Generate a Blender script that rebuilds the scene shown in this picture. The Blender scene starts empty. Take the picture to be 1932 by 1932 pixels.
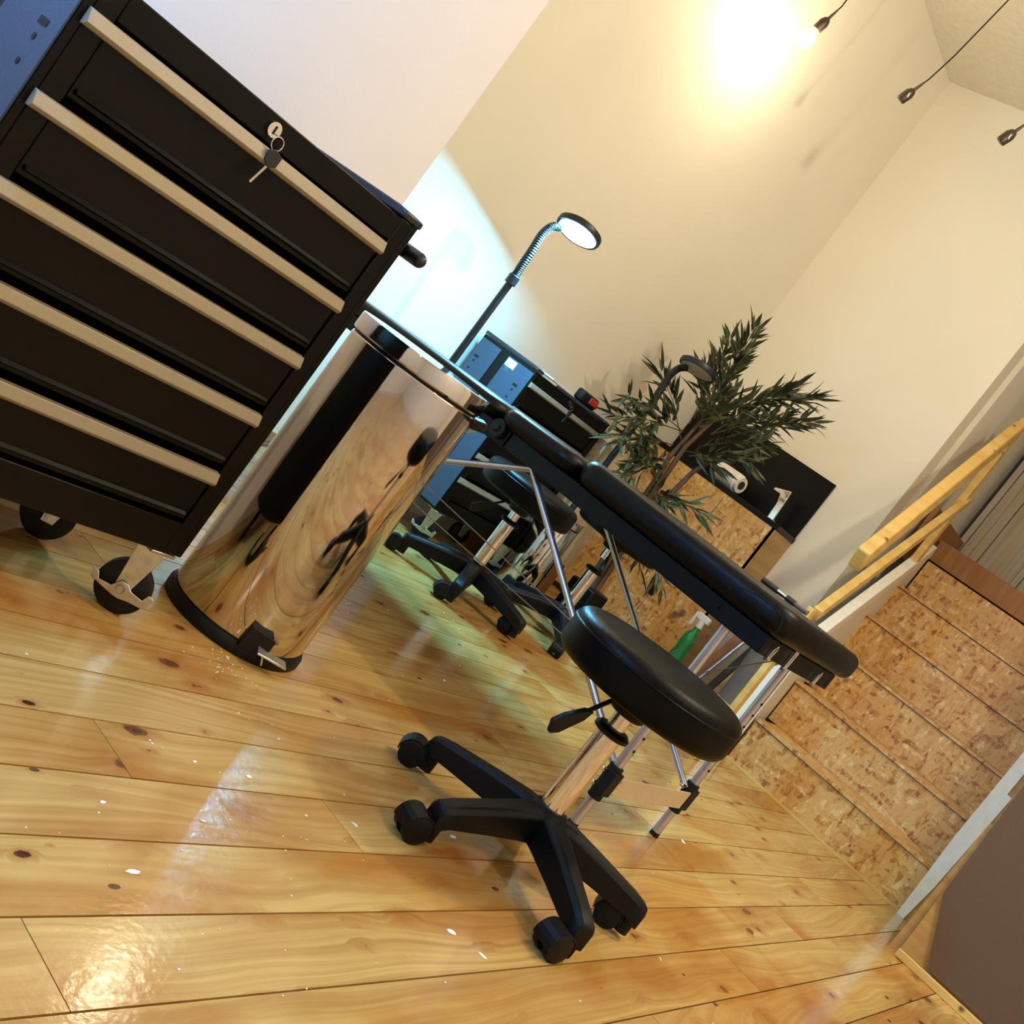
import bpy, math, random
from mathutils import Vector, Matrix
random.seed(7)
C = bpy.context.scene.collection
PI = math.pi
V = Vector

# ------------------------------------------------------------------ camera
cam_d = bpy.data.cameras.new('camera'); cam = bpy.data.objects.new('camera', cam_d); C.objects.link(cam)
R = V((0.62870777, 0.49605265, 0.59888087)); U = V((-0.53982242, -0.27593801, 0.79526723)); F = V((-0.55974842, 0.82328001, -0.09429597))
m = Matrix.Identity(4)
for i, a in enumerate((R, U, -F)):
    for j in range(3): m[j][i] = a[j]
m.translation = V((0, 0, 0.72))
cam.matrix_world = m
cam_d.sensor_width = 36; cam_d.lens = 36 * 2185.15 / 1932
cam_d.clip_start = 0.02
bpy.context.scene.camera = cam

# ------------------------------------------------------------------ world, light, exposure
w = bpy.data.worlds.new('world'); bpy.context.scene.world = w; w.use_nodes = True
w.node_tree.nodes['Background'].inputs[0].default_value = (1.0, 0.85, 0.62, 1); w.node_tree.nodes['Background'].inputs[1].default_value = 0.02
vs = bpy.context.scene.view_settings
vs.view_transform = 'Standard'; vs.look = 'None'; vs.gamma = 1.0; vs.exposure = -0.20
try: vs.use_curve_mapping = False
except Exception: pass

def lamp(name, loc, power, col, r=0.03, kind='POINT', rot=None, spot=None, blend=0.2):
    d = bpy.data.lights.new(name, kind); d.energy = power; d.color = col
    if kind != 'AREA': d.shadow_soft_size = r
    if spot: d.spot_size = spot; d.spot_blend = blend
    o = bpy.data.objects.new(name, d); C.objects.link(o); o.location = loc
    if rot is not None: o.rotation_euler = V(rot).to_track_quat('-Z', 'Y').to_euler()
    return o
WARM = (1.0, 0.86, 0.655)
# added fill lights, unseen, behind and beside the camera, for general brightness
lamp('fill_light_rear', (0.3, -1.2, 2.5), 24, WARM, 0.05)
lamp('fill_light_side', (1.1, 1.6, 2.5), 66, WARM, 0.05)
lamp('fill_light_middle', (-0.3, 3.0, 2.75), 118, WARM, 0.05)
# blue white work lamp left of the near tool cabinet, outside the frame
lamp('work_lamp_light', (-1.46, 0.30, 1.42), 84, (0.12, 0.42, 1.0), 0.06)

# ------------------------------------------------------------------ helpers
class MB:
    def __init__(s): s.v = []; s.f = []; s.mi = []
    def add(s, vs, fs):
        b = len(s.v); s.v += [V(a) for a in vs]; s.f += [tuple(b + i for i in f) for f in fs]; return s
    def box(s, x0, x1, y0, y1, z0, z1, M=None):
        vs = [V((x, y, z)) for z in (z0, z1) for y in (y0, y1) for x in (x0, x1)]
        if M: vs = [M @ a for a in vs]
        return s.add(vs, [(0, 2, 3, 1), (4, 5, 7, 6), (0, 1, 5, 4), (2, 6, 7, 3), (0, 4, 6, 2), (1, 3, 7, 5)])
    def beam(s, a, b, w, h, up=(0, 0, 1)):
        a = V(a); b = V(b); d = (b - a).normalized(); sd = d.cross(V(up)).normalized(); u = sd.cross(d)
        vs = []
        for p in (a, b):
            for i, j in ((-1, -1), (1, -1), (1, 1), (-1, 1)): vs.append(p + sd * i * w / 2 + u * j * h / 2)
        return s.add(vs, [(3, 2, 1, 0), (4, 5, 6, 7), (0, 1, 5, 4), (1, 2, 6, 5), (2, 3, 7, 6), (3, 0, 4, 7)])
    def cyl(s, a, b, r, r2=None, n=20, caps=True):
        return s.tube([a, b], [r, r if r2 is None else r2], n, caps)
    def tube(s, pts, r, n=12, caps=True):
        pts = [V(p) for p in pts]
        if not isinstance(r, (list, tuple)): r = [r] * len(pts)
        ds = []
        for i in range(len(pts)):
            a = pts[max(i - 1, 0)]; b = pts[min(i + 1, len(pts) - 1)]; d = (b - a)
            ds.append(d.normalized() if d.length > 1e-9 else V((0, 0, 1)))
        ref = V((0, 0, 1)) if abs(ds[0].z) < 0.9 else V((1, 0, 0))
        sd = ds[0].cross(ref).normalized(); b0 = len(s.v)
        for p, d, rr in zip(pts, ds, r):
            sd = (sd - d * sd.dot(d)).normalized(); u = d.cross(sd)
            for k in range(n):
                t = 2 * PI * k / n; s.v.append(p + (sd * math.cos(t) + u * math.sin(t)) * rr)
        for i in range(len(pts) - 1):
            for k in range(n):
                k2 = (k + 1) % n
                s.f.append((b0 + i * n + k, b0 + i * n + k2, b0 + (i + 1) * n + k2, b0 + (i + 1) * n + k))
        if caps:
            s.f.append(tuple(b0 + k for k in range(n))[::-1]); e = b0 + (len(pts) - 1) * n
            s.f.append(tuple(e + k for k in range(n)))
        return s
    def lathe(s, prof, n=48, c=(0, 0, 0), M=None):
        b0 = len(s.v); c = V(c)
        for r, z in prof:
            for k in range(n):
                t = 2 * PI * k / n; p = V((r * math.cos(t), r * math.sin(t), z))
                s.v.append((M @ p if M else p) + c)
        for i in range(len(prof) - 1):
            for k in range(n):
                k2 = (k + 1) % n
                s.f.append((b0 + i * n + k, b0 + i * n + k2, b0 + (i + 1) * n + k2, b0 + (i + 1) * n + k))
        s.f.append(tuple(b0 + k for k in range(n))[::-1]); e = b0 + (len(prof) - 1) * n
        s.f.append(tuple(e + k for k in range(n)))
        return s
    def prism(s, poly, d):
        poly = [V(p) for p in poly]; d = V(d); n = len(poly)
        return s.add(poly + [p + d for p in poly], [tuple(range(n))[::-1], tuple(range(n, 2 * n))] + [(i, (i + 1) % n, n + (i + 1) % n, n + i) for i in range(n)])
    def sphere(s, c, r, n=16, sc=(1, 1, 1)):
        prof = [(max(1e-4, r * math.sin(PI * i / n)), -r * math.cos(PI * i / n)) for i in range(n + 1)]
        M = Matrix.Diagonal(V(sc)).to_3x3()
        return s.lathe(prof, 2 * n, c, M)
    def rbox(s, x0, x1, y0, y1, z0, z1, r, n=5, cr=None):
        """box with rounded vertical corners (cr) and rounded top/bottom edges (r)"""
        cr = cr or r; cx = (x0 + x1) / 2; rings = []
        prof = []
        for i in range(n + 1):
            t = -PI / 2 + PI / 2 * i / n; prof.append((r * (1 - math.cos(t)), z0 + r + r * math.sin(t)))
        for i in range(n + 1):
            t = PI / 2 * i / n; prof.append((r * (1 - math.cos(t)), z1 - r + r * math.sin(t)))
        b0 = len(s.v); N = 4 * (n + 1)
        for ins, z in prof:
            for q, (sx, sy) in enumerate(((1, 1), (-1, 1), (-1, -1), (1, -1))):
                for k in range(n + 1):
                    t = PI / 2 * q + PI / 2 * k / n
                    X = (x1 - cr) if sx > 0 else (x0 + cr); Y = (y1 - cr) if sy > 0 else (y0 + cr)
                    rr = cr - ins
                    s.v.append(V((X + rr * math.cos(t), Y + rr * math.sin(t), z)))
        for i in range(len(prof) - 1):
            for k in range(N):
                k2 = (k + 1) % N
                s.f.append((b0 + i * N + k, b0 + i * N + k2, b0 + (i + 1) * N + k2, b0 + (i + 1) * N + k))
        s.f.append(tuple(b0 + k for k in range(N))[::-1]); e = b0 + (len(prof) - 1) * N
        s.f.append(tuple(e + k for k in range(N)))
        return s
    def build(s, name, mat, parent=None, world=True, bevel=0, smooth=35, seg=2):
        me = bpy.data.meshes.new(name)
        off = parent_world(parent) if (parent is not None and world) else V((0, 0, 0))
        sc = parent.scale[0] if (parent is not None and world) else 1
        me.from_pydata([tuple((a - off) / sc) for a in s.v], [], s.f); me.update()
        me.materials.append(mat)
        if smooth:
            for p in me.polygons: p.use_smooth = True
            me.set_sharp_from_angle(angle=math.radians(smooth))
        o = bpy.data.objects.new(name, me); C.objects.link(o)
        if parent is not None: o.parent = parent
        if bevel:
            b = o.modifiers.new('bevel', 'BEVEL'); b.width = bevel; b.segments = seg; b.limit_method = 'ANGLE'; b.angle_limit = math.radians(40)
        return o
def parent_world(p):
    o = V((0, 0, 0))
    while p is not None: o = o + p.location; p = p.parent
    return o
def thing(name, label, cat, loc=(0, 0, 0), group=None, rz=0):
    o = bpy.data.objects.new(name, None); C.objects.link(o); o.location = loc; o.rotation_euler = (0, 0, rz)
    o.empty_display_size = 0.05; o['label'] = label; o['category'] = cat
    if group: o['group'] = group
    return o
def tag(o, label, cat, group=None, kind=None):
    o['label'] = label; o['category'] = cat
    if group: o['group'] = group
    if kind: o['kind'] = kind
    return o
def struct(o): o['kind'] = 'structure'; return o
def kids(o): return [c for c in bpy.data.objects if c.parent == o]
def copy_tree(o, parent=None):
    c = o.copy(); C.objects.link(c); c.parent = parent
    for ch in kids(o): copy_tree(ch, c)
    return c

# ------------------------------------------------------------------ materials
def mat(name, col, rough=0.5, metal=0.0, spec=0.5, coat=0.0, bump=None, noise=None, emis=None, es=0):
    m = bpy.data.materials.new(name); m.use_nodes = True; nt = m.node_tree; b = nt.nodes['Principled BSDF']
    b.inputs['Base Color'].default_value = (*col, 1); b.inputs['Roughness'].default_value = rough; b.inputs['Metallic'].default_value = metal
    b.inputs['Specular IOR Level'].default_value = spec; b.inputs['Coat Weight'].default_value = coat
    tc = nt.nodes.new('ShaderNodeTexCoord')
    n = nt.nodes.new('ShaderNodeTexNoise'); n.inputs['Scale'].default_value = (noise or (30,))[0]; n.inputs['Detail'].default_value = 4
    nt.links.new(tc.outputs['Object'], n.inputs['Vector'])
    amt = (noise or (30, 0.06))[1] if noise else 0.05
    mx = nt.nodes.new('ShaderNodeMixRGB'); mx.blend_type = 'MULTIPLY'; mx.inputs[0].default_value = 1
    mx.inputs[1].default_value = (*col, 1)
    rp = nt.nodes.new('ShaderNodeMapRange'); rp.inputs[1].default_value = 0.3; rp.inputs[2].default_value = 0.7; rp.inputs[3].default_value = 1 - amt; rp.inputs[4].default_value = 1 + amt
    nt.links.new(n.outputs['Fac'], rp.inputs[0]); nt.links.new(rp.outputs[0], mx.inputs[2]); nt.links.new(mx.outputs[0], b.inputs['Base Color'])
    if bump:
        bn = nt.nodes.new('ShaderNodeTexNoise'); bn.inputs['Scale'].default_value = bump[0]; bn.inputs['Detail'].default_value = 3
        bp = nt.nodes.new('ShaderNodeBump'); bp.inputs['Strength'].default_value = bump[1]; bp.inputs['Distance'].default_value = 0.002
        nt.links.new(tc.outputs['Object'], bn.inputs['Vector']); nt.links.new(bn.outputs['Fac'], bp.inputs['Height']); nt.links.new(bp.outputs[0], b.inputs['Normal'])
    if emis: b.inputs['Emission Color'].default_value = (*emis, 1); b.inputs['Emission Strength'].default_value = es
    return m
def ramp(nt, pts):
    r = nt.nodes.new('ShaderNodeValToRGB'); e = r.color_ramp.elements
    while len(e) < len(pts): e.new(0.5)
    for i, (p, c) in enumerate(pts): e[i].position = p; e[i].color = (*c, 1)
    return r
def N(nt, t, **k):
    n = nt.nodes.new(t)
    for a, b in k.items(): setattr(n, a, b)
    return n
def math_(nt, op, a, b=None, clamp=False):
    n = nt.nodes.new('ShaderNodeMath'); n.operation = op; n.use_clamp = clamp
    for i, x in enumerate((a, b)):
        if x is None: continue
        if isinstance(x, (int, float)): n.inputs[i].default_value = x
        else: nt.links.new(x, n.inputs[i])
    return n.outputs[0]
def mapping(nt, src, scale=(1, 1, 1), rot=(0, 0, 0), loc=(0, 0, 0)):
    n = nt.nodes.new('ShaderNodeMapping'); n.inputs['Scale'].default_value = scale; n.inputs['Rotation'].default_value = rot; n.inputs['Location'].default_value = loc
    nt.links.new(src, n.inputs['Vector']); return n.outputs[0]
def mixc(nt, f, a, b, mode='MIX'):
    n = nt.nodes.new('ShaderNodeMixRGB'); n.blend_type = mode
    for i, x in enumerate((f, a, b)):
        if isinstance(x, (int, float)): n.inputs[i].default_value = x
        elif isinstance(x, tuple): n.inputs[i].default_value = (*x, 1)
        else: nt.links.new(x, n.inputs[i])
    return n.outputs[0]

def pine_floor():
    m = bpy.data.materials.new('varnished_pine_boards'); m.use_nodes = True; nt = m.node_tree; b = nt.nodes['Principled BSDF']; L = nt.links.new
    tc = N(nt, 'ShaderNodeTexCoord'); at = N(nt, 'ShaderNodeAttribute', attribute_name='rnd'); rnd = at.outputs['Fac']
    cmb = N(nt, 'ShaderNodeCombineXYZ'); L(math_(nt, 'MULTIPLY', rnd, 31.7), cmb.inputs[2]); L(math_(nt, 'MULTIPLY', rnd, 17.3), cmb.inputs[1])
    va = N(nt, 'ShaderNodeVectorMath', operation='ADD'); L(tc.outputs['Object'], va.inputs[0]); L(cmb.outputs[0], va.inputs[1]); P = va.outputs[0]
    # knots
    vk = N(nt, 'ShaderNodeTexVoronoi', voronoi_dimensions='3D'); L(mapping(nt, P, (14, 7.0, 1)), vk.inputs['Vector']); vk.inputs['Scale'].default_value = 1.0
    sep = N(nt, 'ShaderNodeSeparateColor'); L(vk.outputs['Color'], sep.inputs[0])
    size = math_(nt, 'MULTIPLY', math_(nt, 'SUBTRACT', sep.outputs[0], 0.15, True), 0.23)
    kn = N(nt, 'ShaderNodeTexNoise'); L(P, kn.inputs['Vector']); kn.inputs['Scale'].default_value = 70; kn.inputs['Detail'].default_value = 2
    kd = math_(nt, 'ADD', vk.outputs['Distance'], math_(nt, 'MULTIPLY', math_(nt, 'SUBTRACT', kn.outputs['Fac'], 0.5), 0.16))
    ratio = math_(nt, 'DIVIDE', math_(nt, 'MAXIMUM', kd, 0.0), math_(nt, 'MAXIMUM', size, 0.0005))
    knot = N(nt, 'ShaderNodeMapRange', interpolation_type='SMOOTHSTEP'); L(ratio, knot.inputs[0]); knot.inputs[1].default_value = 1.15; knot.inputs[2].default_value = 0.8; knot.inputs[3].default_value = 0; knot.inputs[4].default_value = 1
    halo = N(nt, 'ShaderNodeMapRange', interpolation_type='SMOOTHSTEP'); L(ratio, halo.inputs[0]); halo.inputs[1].default_value = 3.2; halo.inputs[2].default_value = 0.8; halo.inputs[3].default_value = 0; halo.inputs[4].default_value = 1
    # grain, bending round the knots
    sx = N(nt, 'ShaderNodeSeparateXYZ'); L(P, sx.inputs[0])
    nb = N(nt, 'ShaderNodeTexNoise'); L(mapping(nt, P, (3.0, 1.1, 1)), nb.inputs['Vector']); nb.inputs['Scale'].default_value = 1; nb.inputs['Detail'].default_value = 2
    warp = math_(nt, 'ADD', math_(nt, 'MULTIPLY', nb.outputs['Fac'], 0.20), math_(nt, 'MULTIPLY', halo.outputs[0], 0.018))
    gx = math_(nt, 'ADD', sx.outputs[0], warp)
    gv = N(nt, 'ShaderNodeCombineXYZ'); L(math_(nt, 'MULTIPLY', gx, 150), gv.inputs[0]); L(math_(nt, 'MULTIPLY', sx.outputs[1], 1.6), gv.inputs[1]); L(sx.outputs[2], gv.inputs[2])
    g = N(nt, 'ShaderNodeTexNoise'); L(gv.outputs[0], g.inputs['Vector']); g.inputs['Scale'].default_value = 0.55; g.inputs['Detail'].default_value = 3; g.inputs['Roughness'].default_value = 0.6
    grain = ramp(nt, [(0.36, (0, 0, 0)), (0.66, (1, 1, 1))]); L(g.outputs['Fac'], grain.inputs[0])
    # broad tone blotches
    nbz = N(nt, 'ShaderNodeTexNoise'); L(mapping(nt, P, (5, 1.8, 1)), nbz.inputs['Vector']); nbz.inputs['Scale'].default_value = 1; nbz.inputs['Detail'].default_value = 4
    tone = N(nt, 'ShaderNodeMapRange'); L(nbz.outputs['Fac'], tone.inputs[0]); tone.inputs[1].default_value = 0.44; tone.inputs[2].default_value = 0.60
    c1 = mixc(nt, tone.outputs[0], (0.60, 0.40, 0.125), (0.42, 0.175, 0.028))
    rt = N(nt, 'ShaderNodeTexWhiteNoise', noise_dimensions='1D'); L(rnd, rt.inputs['W'])
    c2 = mixc(nt, math_(nt, 'MULTIPLY', rt.outputs['Value'], 0.5), c1, (0.60, 0.395, 0.135))
    c3 = mixc(nt, math_(nt, 'MULTIPLY', grain.outputs[0], 0.50), c2, (0.30, 0.12, 0.022))
    c4 = mixc(nt, math_(nt, 'MULTIPLY', halo.outputs[0], 0.55), c3, (0.33, 0.10, 0.018))
    c5 = mixc(nt, math_(nt, 'MULTIPLY', knot.outputs[0], 0.9), c4, (0.12, 0.030, 0.008))
    # nails / small marks
    vn = N(nt, 'ShaderNodeTexVoronoi'); L(mapping(nt, P, (14, 7, 1)), vn.inputs['Vector']); vn.inputs['Scale'].default_value = 1
    s2 = N(nt, 'ShaderNodeSeparateColor'); L(vn.outputs['Color'], s2.inputs[0])
    nail = math_(nt, 'MULTIPLY', math_(nt, 'LESS_THAN', vn.outputs['Distance'], 0.075), math_(nt, 'GREATER_THAN', s2.outputs[1], 0.45))
    c6 = mixc(nt, math_(nt, 'MULTIPLY', nail, 0.85), c5, (0.05, 0.02, 0.01))
    L(c6, b.inputs['Base Color'])
    nr = N(nt, 'ShaderNodeTexNoise'); L(mapping(nt, P, (9, 5, 1)), nr.inputs['Vector']); nr.inputs['Detail'].default_value = 3
    rr = N(nt, 'ShaderNodeMapRange'); L(nr.outputs['Fac'], rr.inputs[0]); rr.inputs[3].default_value = 0.07; rr.inputs[4].default_value = 0.22; L(rr.outputs[0], b.inputs['Roughness'])
    bn = N(nt, 'ShaderNodeTexNoise'); L(mapping(nt, tc.outputs['Object'], (1, 0.8, 1)), bn.inputs['Vector']); bn.inputs['Scale'].default_value = 95; bn.inputs['Detail'].default_value = 3
    bp = N(nt, 'ShaderNodeBump'); bp.inputs['Strength'].default_value = 0.22; bp.inputs['Distance'].default_value = 0.0012; L(bn.outputs['Fac'], bp.inputs['Height']); L(bp.outputs[0], b.inputs['Normal'])
    b.inputs['Specular IOR Level'].default_value = 0.55
    return m

def osb(name='oriented_strand_board', dark=1.0):
    m = bpy.data.materials.new(name); m.use_nodes = True; nt = m.node_tree; b = nt.nodes['Principled BSDF']; L = nt.links.new
    tc = N(nt, 'ShaderNodeTexCoord'); O = tc.outputs['Object']
    dn = N(nt, 'ShaderNodeTexNoise'); L(O, dn.inputs['Vector']); dn.inputs['Scale'].default_value = 9; dn.inputs['Detail'].default_value = 3
    ds = N(nt, 'ShaderNodeVectorMath', operation='SCALE'); L(dn.outputs['Color'], ds.inputs[0]); ds.inputs['Scale'].default_value = 0.03
    da = N(nt, 'ShaderNodeVectorMath', operation='ADD'); L(O, da.inputs[0]); L(ds.outputs[0], da.inputs[1]); P = da.outputs[0]
    cols = []
    for k, (sc, rt) in enumerate((((11, 42, 44), (0.3, 0.9, 0.5)), ((50, 42, 12), (0.2, -0.6, 0.7)), ((85, 38, 45), (-0.7, 0.9, 0.4)))):
        v = N(nt, 'ShaderNodeTexVoronoi'); L(mapping(nt, P, sc, rt), v.inputs['Vector']); v.inputs['Scale'].default_value = 1
        s = N(nt, 'ShaderNodeSeparateColor'); L(v.outputs['Color'], s.inputs[0]); cols.append(s.outputs[0])
    pick = N(nt, 'ShaderNodeTexNoise'); L(O, pick.inputs['Vector']); pick.inputs['Scale'].default_value = 14; pick.inputs['Detail'].default_value = 2
    a = mixc(nt, math_(nt, 'GREATER_THAN', pick.outputs['Fac'], 0.5), cols[0], cols[1])
    a = mixc(nt, 0.38, a, cols[2])
    r = ramp(nt, [(0.04, (0.30, 0.10, 0.018)), (0.17, (0.50, 0.25, 0.065)), (0.42, (0.62, 0.36, 0.12)), (0.75, (0.66, 0.42, 0.16)), (0.95, (0.80, 0.60, 0.30))]); L(a, r.inputs[0])
    n2 = N(nt, 'ShaderNodeTexNoise'); L(mapping(nt, P, (1, 1, 1)), n2.inputs['Vector']); n2.inputs['Scale'].default_value = 30; n2.inputs['Detail'].default_value = 5
    dk = ramp(nt, [(0.60, (0, 0, 0)), (0.68, (1, 1, 1))]); L(n2.outputs['Fac'], dk.inputs[0])
    c = mixc(nt, math_(nt, 'MULTIPLY', dk.outputs[0], 0.7), r.outputs[0], (0.24, 0.065, 0.012))
    L(c, b.inputs['Base Color']); b.inputs['Roughness'].default_value = 0.42
    bp = N(nt, 'ShaderNodeBump'); bp.inputs['Strength'].default_value = 0.4; bp.inputs['Distance'].default_value = 0.002; L(a, bp.inputs['Height']); L(bp.outputs[0], b.inputs['Normal'])
    return m

def wood(name, c1, c2, scale=(4, 4, 60), rough=0.55, knots=True):
    m = bpy.data.materials.new(name); m.use_nodes = True; nt = m.node_tree; b = nt.nodes['Principled BSDF']; L = nt.links.new
    tc = N(nt, 'ShaderNodeTexCoord'); O = tc.outputs['Object']
    n = N(nt, 'ShaderNodeTexNoise'); L(mapping(nt, O, scale), n.inputs['Vector']); n.inputs['Scale'].default_value = 1; n.inputs['Detail'].default_value = 4
    r = ramp(nt, [(0.35, c1), (0.68, c2)]); L(n.outputs['Fac'], r.inputs[0]); out = r.outputs[0]
    if knots:
        v = N(nt, 'ShaderNodeTexVoronoi'); L(mapping(nt, O, (9, 9, 9)), v.inputs['Vector']); v.inputs['Scale'].default_value = 1
        k = N(nt, 'ShaderNodeMapRange'); L(v.outputs['Distance'], k.inputs[0]); k.inputs[1].default_value = 0.13; k.inputs[2].default_value = 0.05
        out = mixc(nt, k.outputs[0], out, (c2[0] * 0.25, c2[1] * 0.2, c2[2] * 0.2))
    L(out, b.inputs['Base Color']); b.inputs['Roughness'].default_value = rough
    return m

def brushed(name, col, rough=0.25, axis_scale=(4, 300, 300), amt=0.1):
    m = bpy.data.materials.new(name); m.use_nodes = True; nt = m.node_tree; b = nt.nodes['Principled BSDF']; L = nt.links.new
    b.inputs['Metallic'].default_value = 1; b.inputs['Base Color'].default_value = (*col, 1)
    tc = N(nt, 'ShaderNodeTexCoord'); n = N(nt, 'ShaderNodeTexNoise'); L(mapping(nt, tc.outputs['Object'], axis_scale), n.inputs['Vector']); n.inputs['Scale'].default_value = 1
    r = N(nt, 'ShaderNodeMapRange'); L(n.outputs['Fac'], r.inputs[0]); r.inputs[3].default_value = max(0.02, rough - amt); r.inputs[4].default_value = rough + amt; L(r.outputs[0], b.inputs['Roughness'])
    return m

M = {}
M['floor'] = pine_floor(); M['osb'] = osb(); M['osb_edge'] = mat('osb_edge', (0.26, 0.115, 0.035), 0.7, noise=(90, 0.35))
M['wall'] = mat('cream_wall_paint', (0.80, 0.755, 0.64), 0.62, bump=(160, 0.12), noise=(2.5, 0.02))
M['wall_pink'] = mat('near_wall_paint', (0.80, 0.745, 0.67), 0.62, bump=(160, 0.12), noise=(2.5, 0.02))
M['ceil'] = mat('ceiling_paint', (0.80, 0.75, 0.63), 0.8)
M['brown'] = mat('matte_brown_panel', (0.115, 0.070, 0.040), 0.7, bump=(500, 0.3), noise=(400, 0.12))
M['white'] = mat('white_gloss_paint', (0.85, 0.80, 0.70), 0.35)
M['cream_board'] = mat('cream_board', (0.62, 0.50, 0.32), 0.5)
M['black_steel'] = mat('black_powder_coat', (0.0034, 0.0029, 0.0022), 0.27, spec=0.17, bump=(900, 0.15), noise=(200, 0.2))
M['blue_lit_side'] = mat('black_powder_coat_blue_lit', (0.030, 0.052, 0.085), 0.5, bump=(900, 0.2), noise=(300, 0.2))  # same black coat, lightened and tinted blue to carry the blue lamplight
M['alu_strip'] = mat('champagne_aluminium', (0.30, 0.25, 0.17), 0.45, metal=0.4, noise=(300, 0.06))
M['chrome'] = mat('chrome', (0.78, 0.74, 0.70), 0.06, metal=1.0)
M['bin_steel'] = mat('polished_steel', (0.60, 0.565, 0.54), 0.06, metal=1.0, bump=(3.0, 0.25), noise=(60, 0.03))
M['steel'] = mat('zinc_steel', (0.60, 0.58, 0.53), 0.3, metal=1.0, noise=(60, 0.15))
M['alu'] = mat('anodised_aluminium', (0.55, 0.52, 0.55), 0.28, metal=0.85)
M['rubber'] = mat('black_rubber', (0.005, 0.0046, 0.004), 0.55, spec=0.3)
M['plastic'] = mat('black_nylon', (0.0038, 0.0036, 0.0034), 0.42, spec=0.2, bump=(700, 0.25))
M['plastic_blue'] = mat('dark_grey_plastic', (0.012, 0.014, 0.018), 0.4)
M['leather'] = mat('black_leatherette', (0.0025, 0.0024, 0.0021), 0.36, spec=0.11, bump=(380, 0.3))
M['leather_bed'] = mat('black_vinyl', (0.0026, 0.0024, 0.0020), 0.36, spec=0.17, bump=(420, 0.25))
M['pine'] = wood('yellow_pine', (0.72, 0.50, 0.17), (0.60, 0.36, 0.09), (3, 3, 30))
M['ply'] = wood('plywood', (0.50, 0.31, 0.11), (0.40, 0.21, 0.06), (4, 4, 30), knots=False)
M['ply_dark'] = wood('brown_plywood', (0.34, 0.155, 0.045), (0.26, 0.105, 0.03), (30, 4, 4), knots=False)
M['grey_clad'] = wood('grey_board_cladding', (0.44, 0.37, 0.27), (0.34, 0.28, 0.19), (50, 4, 2), knots=False)
M['dark'] = mat('dark_brown_recess', (0.035, 0.026, 0.015), 0.6)
M['splash'] = mat('black_board', (0.0055, 0.0045, 0.0035), 0.35, spec=0.2)
M['leaf'] = mat('bamboo_leaf', (0.048, 0.056, 0.018), 0.5, noise=(14, 0.45))
M['leaf2'] = mat('pale_bamboo_leaf', (0.075, 0.080, 0.026), 0.5, noise=(14, 0.4))
M['trunk'] = wood('brown_cane', (0.14, 0.06, 0.025), (0.07, 0.03, 0.012), (40, 40, 8), knots=False)
M['green'] = mat('green_plastic', (0.01, 0.24, 0.045), 0.25)
M['paper'] = mat('white_sticker', (0.80, 0.85, 0.82), 0.5)
M['red'] = mat('red_plastic', (0.55, 0.03, 0.02), 0.35)
M['flake'] = mat('paint_flake', (0.85, 0.82, 0.76), 0.6)
M['ink'] = mat('grey_ink', (0.25, 0.30, 0.30), 0.6)
M['bulb'] = mat('lit_bulb_glass', (1, 0.9, 0.7), 0.3, emis=(1.0, 0.86, 0.58), es=90)
M['socket'] = mat('brown_black_socket', (0.05, 0.03, 0.018), 0.35)
M['led'] = mat('led_diffuser_on', (0.8, 0.95, 1), 0.3, emis=(0.45, 0.85, 1.0), es=12)
M['led_off'] = mat('led_diffuser_off', (0.50, 0.44, 0.36), 0.35)
M['grey'] = mat('grey_brown_plastic', (0.19, 0.14, 0.105), 0.55)
M['cable'] = mat('wire_rope', (0.22, 0.17, 0.14), 0.45, metal=0.4)
M['vapour'] = mat('thin_card', (0.78, 0.76, 0.72), 0.6)

# ------------------------------------------------------------------ room shell
XL, YB, ZC = -3.02, 5.25, 3.19
# floor: individual boards in one mesh, running along Y
fm = MB(); rnds = []
W = 0.1215; fixed = {0: 0.815, -2: 1.495, -4: 2.35, 1: 2.55, -3: 2.9}
k0 = int(math.floor((-3.5 + 0.733) / W)) - 1
for k in range(k0, 28):
    x0 = -0.733 + k * W; x1 = x0 + W; g = 0.0015
    ys = [-2.7]; y = fixed.get(k, random.uniform(-0.4, 2.0)); L_ = []
    yy = y
    while yy > -2.6: L_.append(yy); yy -= random.uniform(1.6, 2.4)
    yy = y + random.uniform(1.5, 2.4)
    while yy < 6.4: L_.append(yy); yy += random.uniform(1.2, 2.2)
    ys = [-2.7] + sorted(L_) + [6.5]
    for a, b in zip(ys[:-1], ys[1:]):
        fm.box(x0 + g, x1 - g, a + 0.0008, b - 0.0008, -0.018, 0.0)
        rnds += [random.random()] * 6
fo = struct(fm.build('floor', M['floor'], smooth=0))
at = fo.data.attributes.new('rnd', 'FLOAT', 'FACE'); at.data.foreach_set('value', rnds)
struct(MB().box(-3.6, 2.8, -2.75, 6.55, -0.06, -0.0185).build('floor_underlay', M['dark']))
def wall(name, x0, x1, y0, y1, z0, z1, m=None): return struct(MB().box(x0, x1, y0, y1, z0, z1).build(name, m or M['wall'], smooth=0))
wall('wall_near_left', -1.95, -1.80, -2.7, 1.66, -0.02, ZC, M['wall_pink'])
wall('wall_alcove_return', -3.14, -1.95, 1.51, 1.66, -0.02, ZC)
wall('wall_left', -3.14, XL, 1.66, YB + 0.1, -0.02, ZC)
wall('wall_back', XL, -1.89, YB, YB + 0.1, -0.02, ZC)
wall('wall_stairwell_left', -2.02, -1.91, YB + 0.1, 6.4, -0.02, ZC)
wall('trim_1', -1.91, -1.885, 5.42, 5.68, 1.0, ZC)                       # shallow pilaster in the stairwell
wall('wall_right', 2.6, 2.75, -2.7, 4.0, -0.02, ZC)
wall('wall_front', -1.95, 2.75, -2.85, -2.7, -0.02, ZC)
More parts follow.
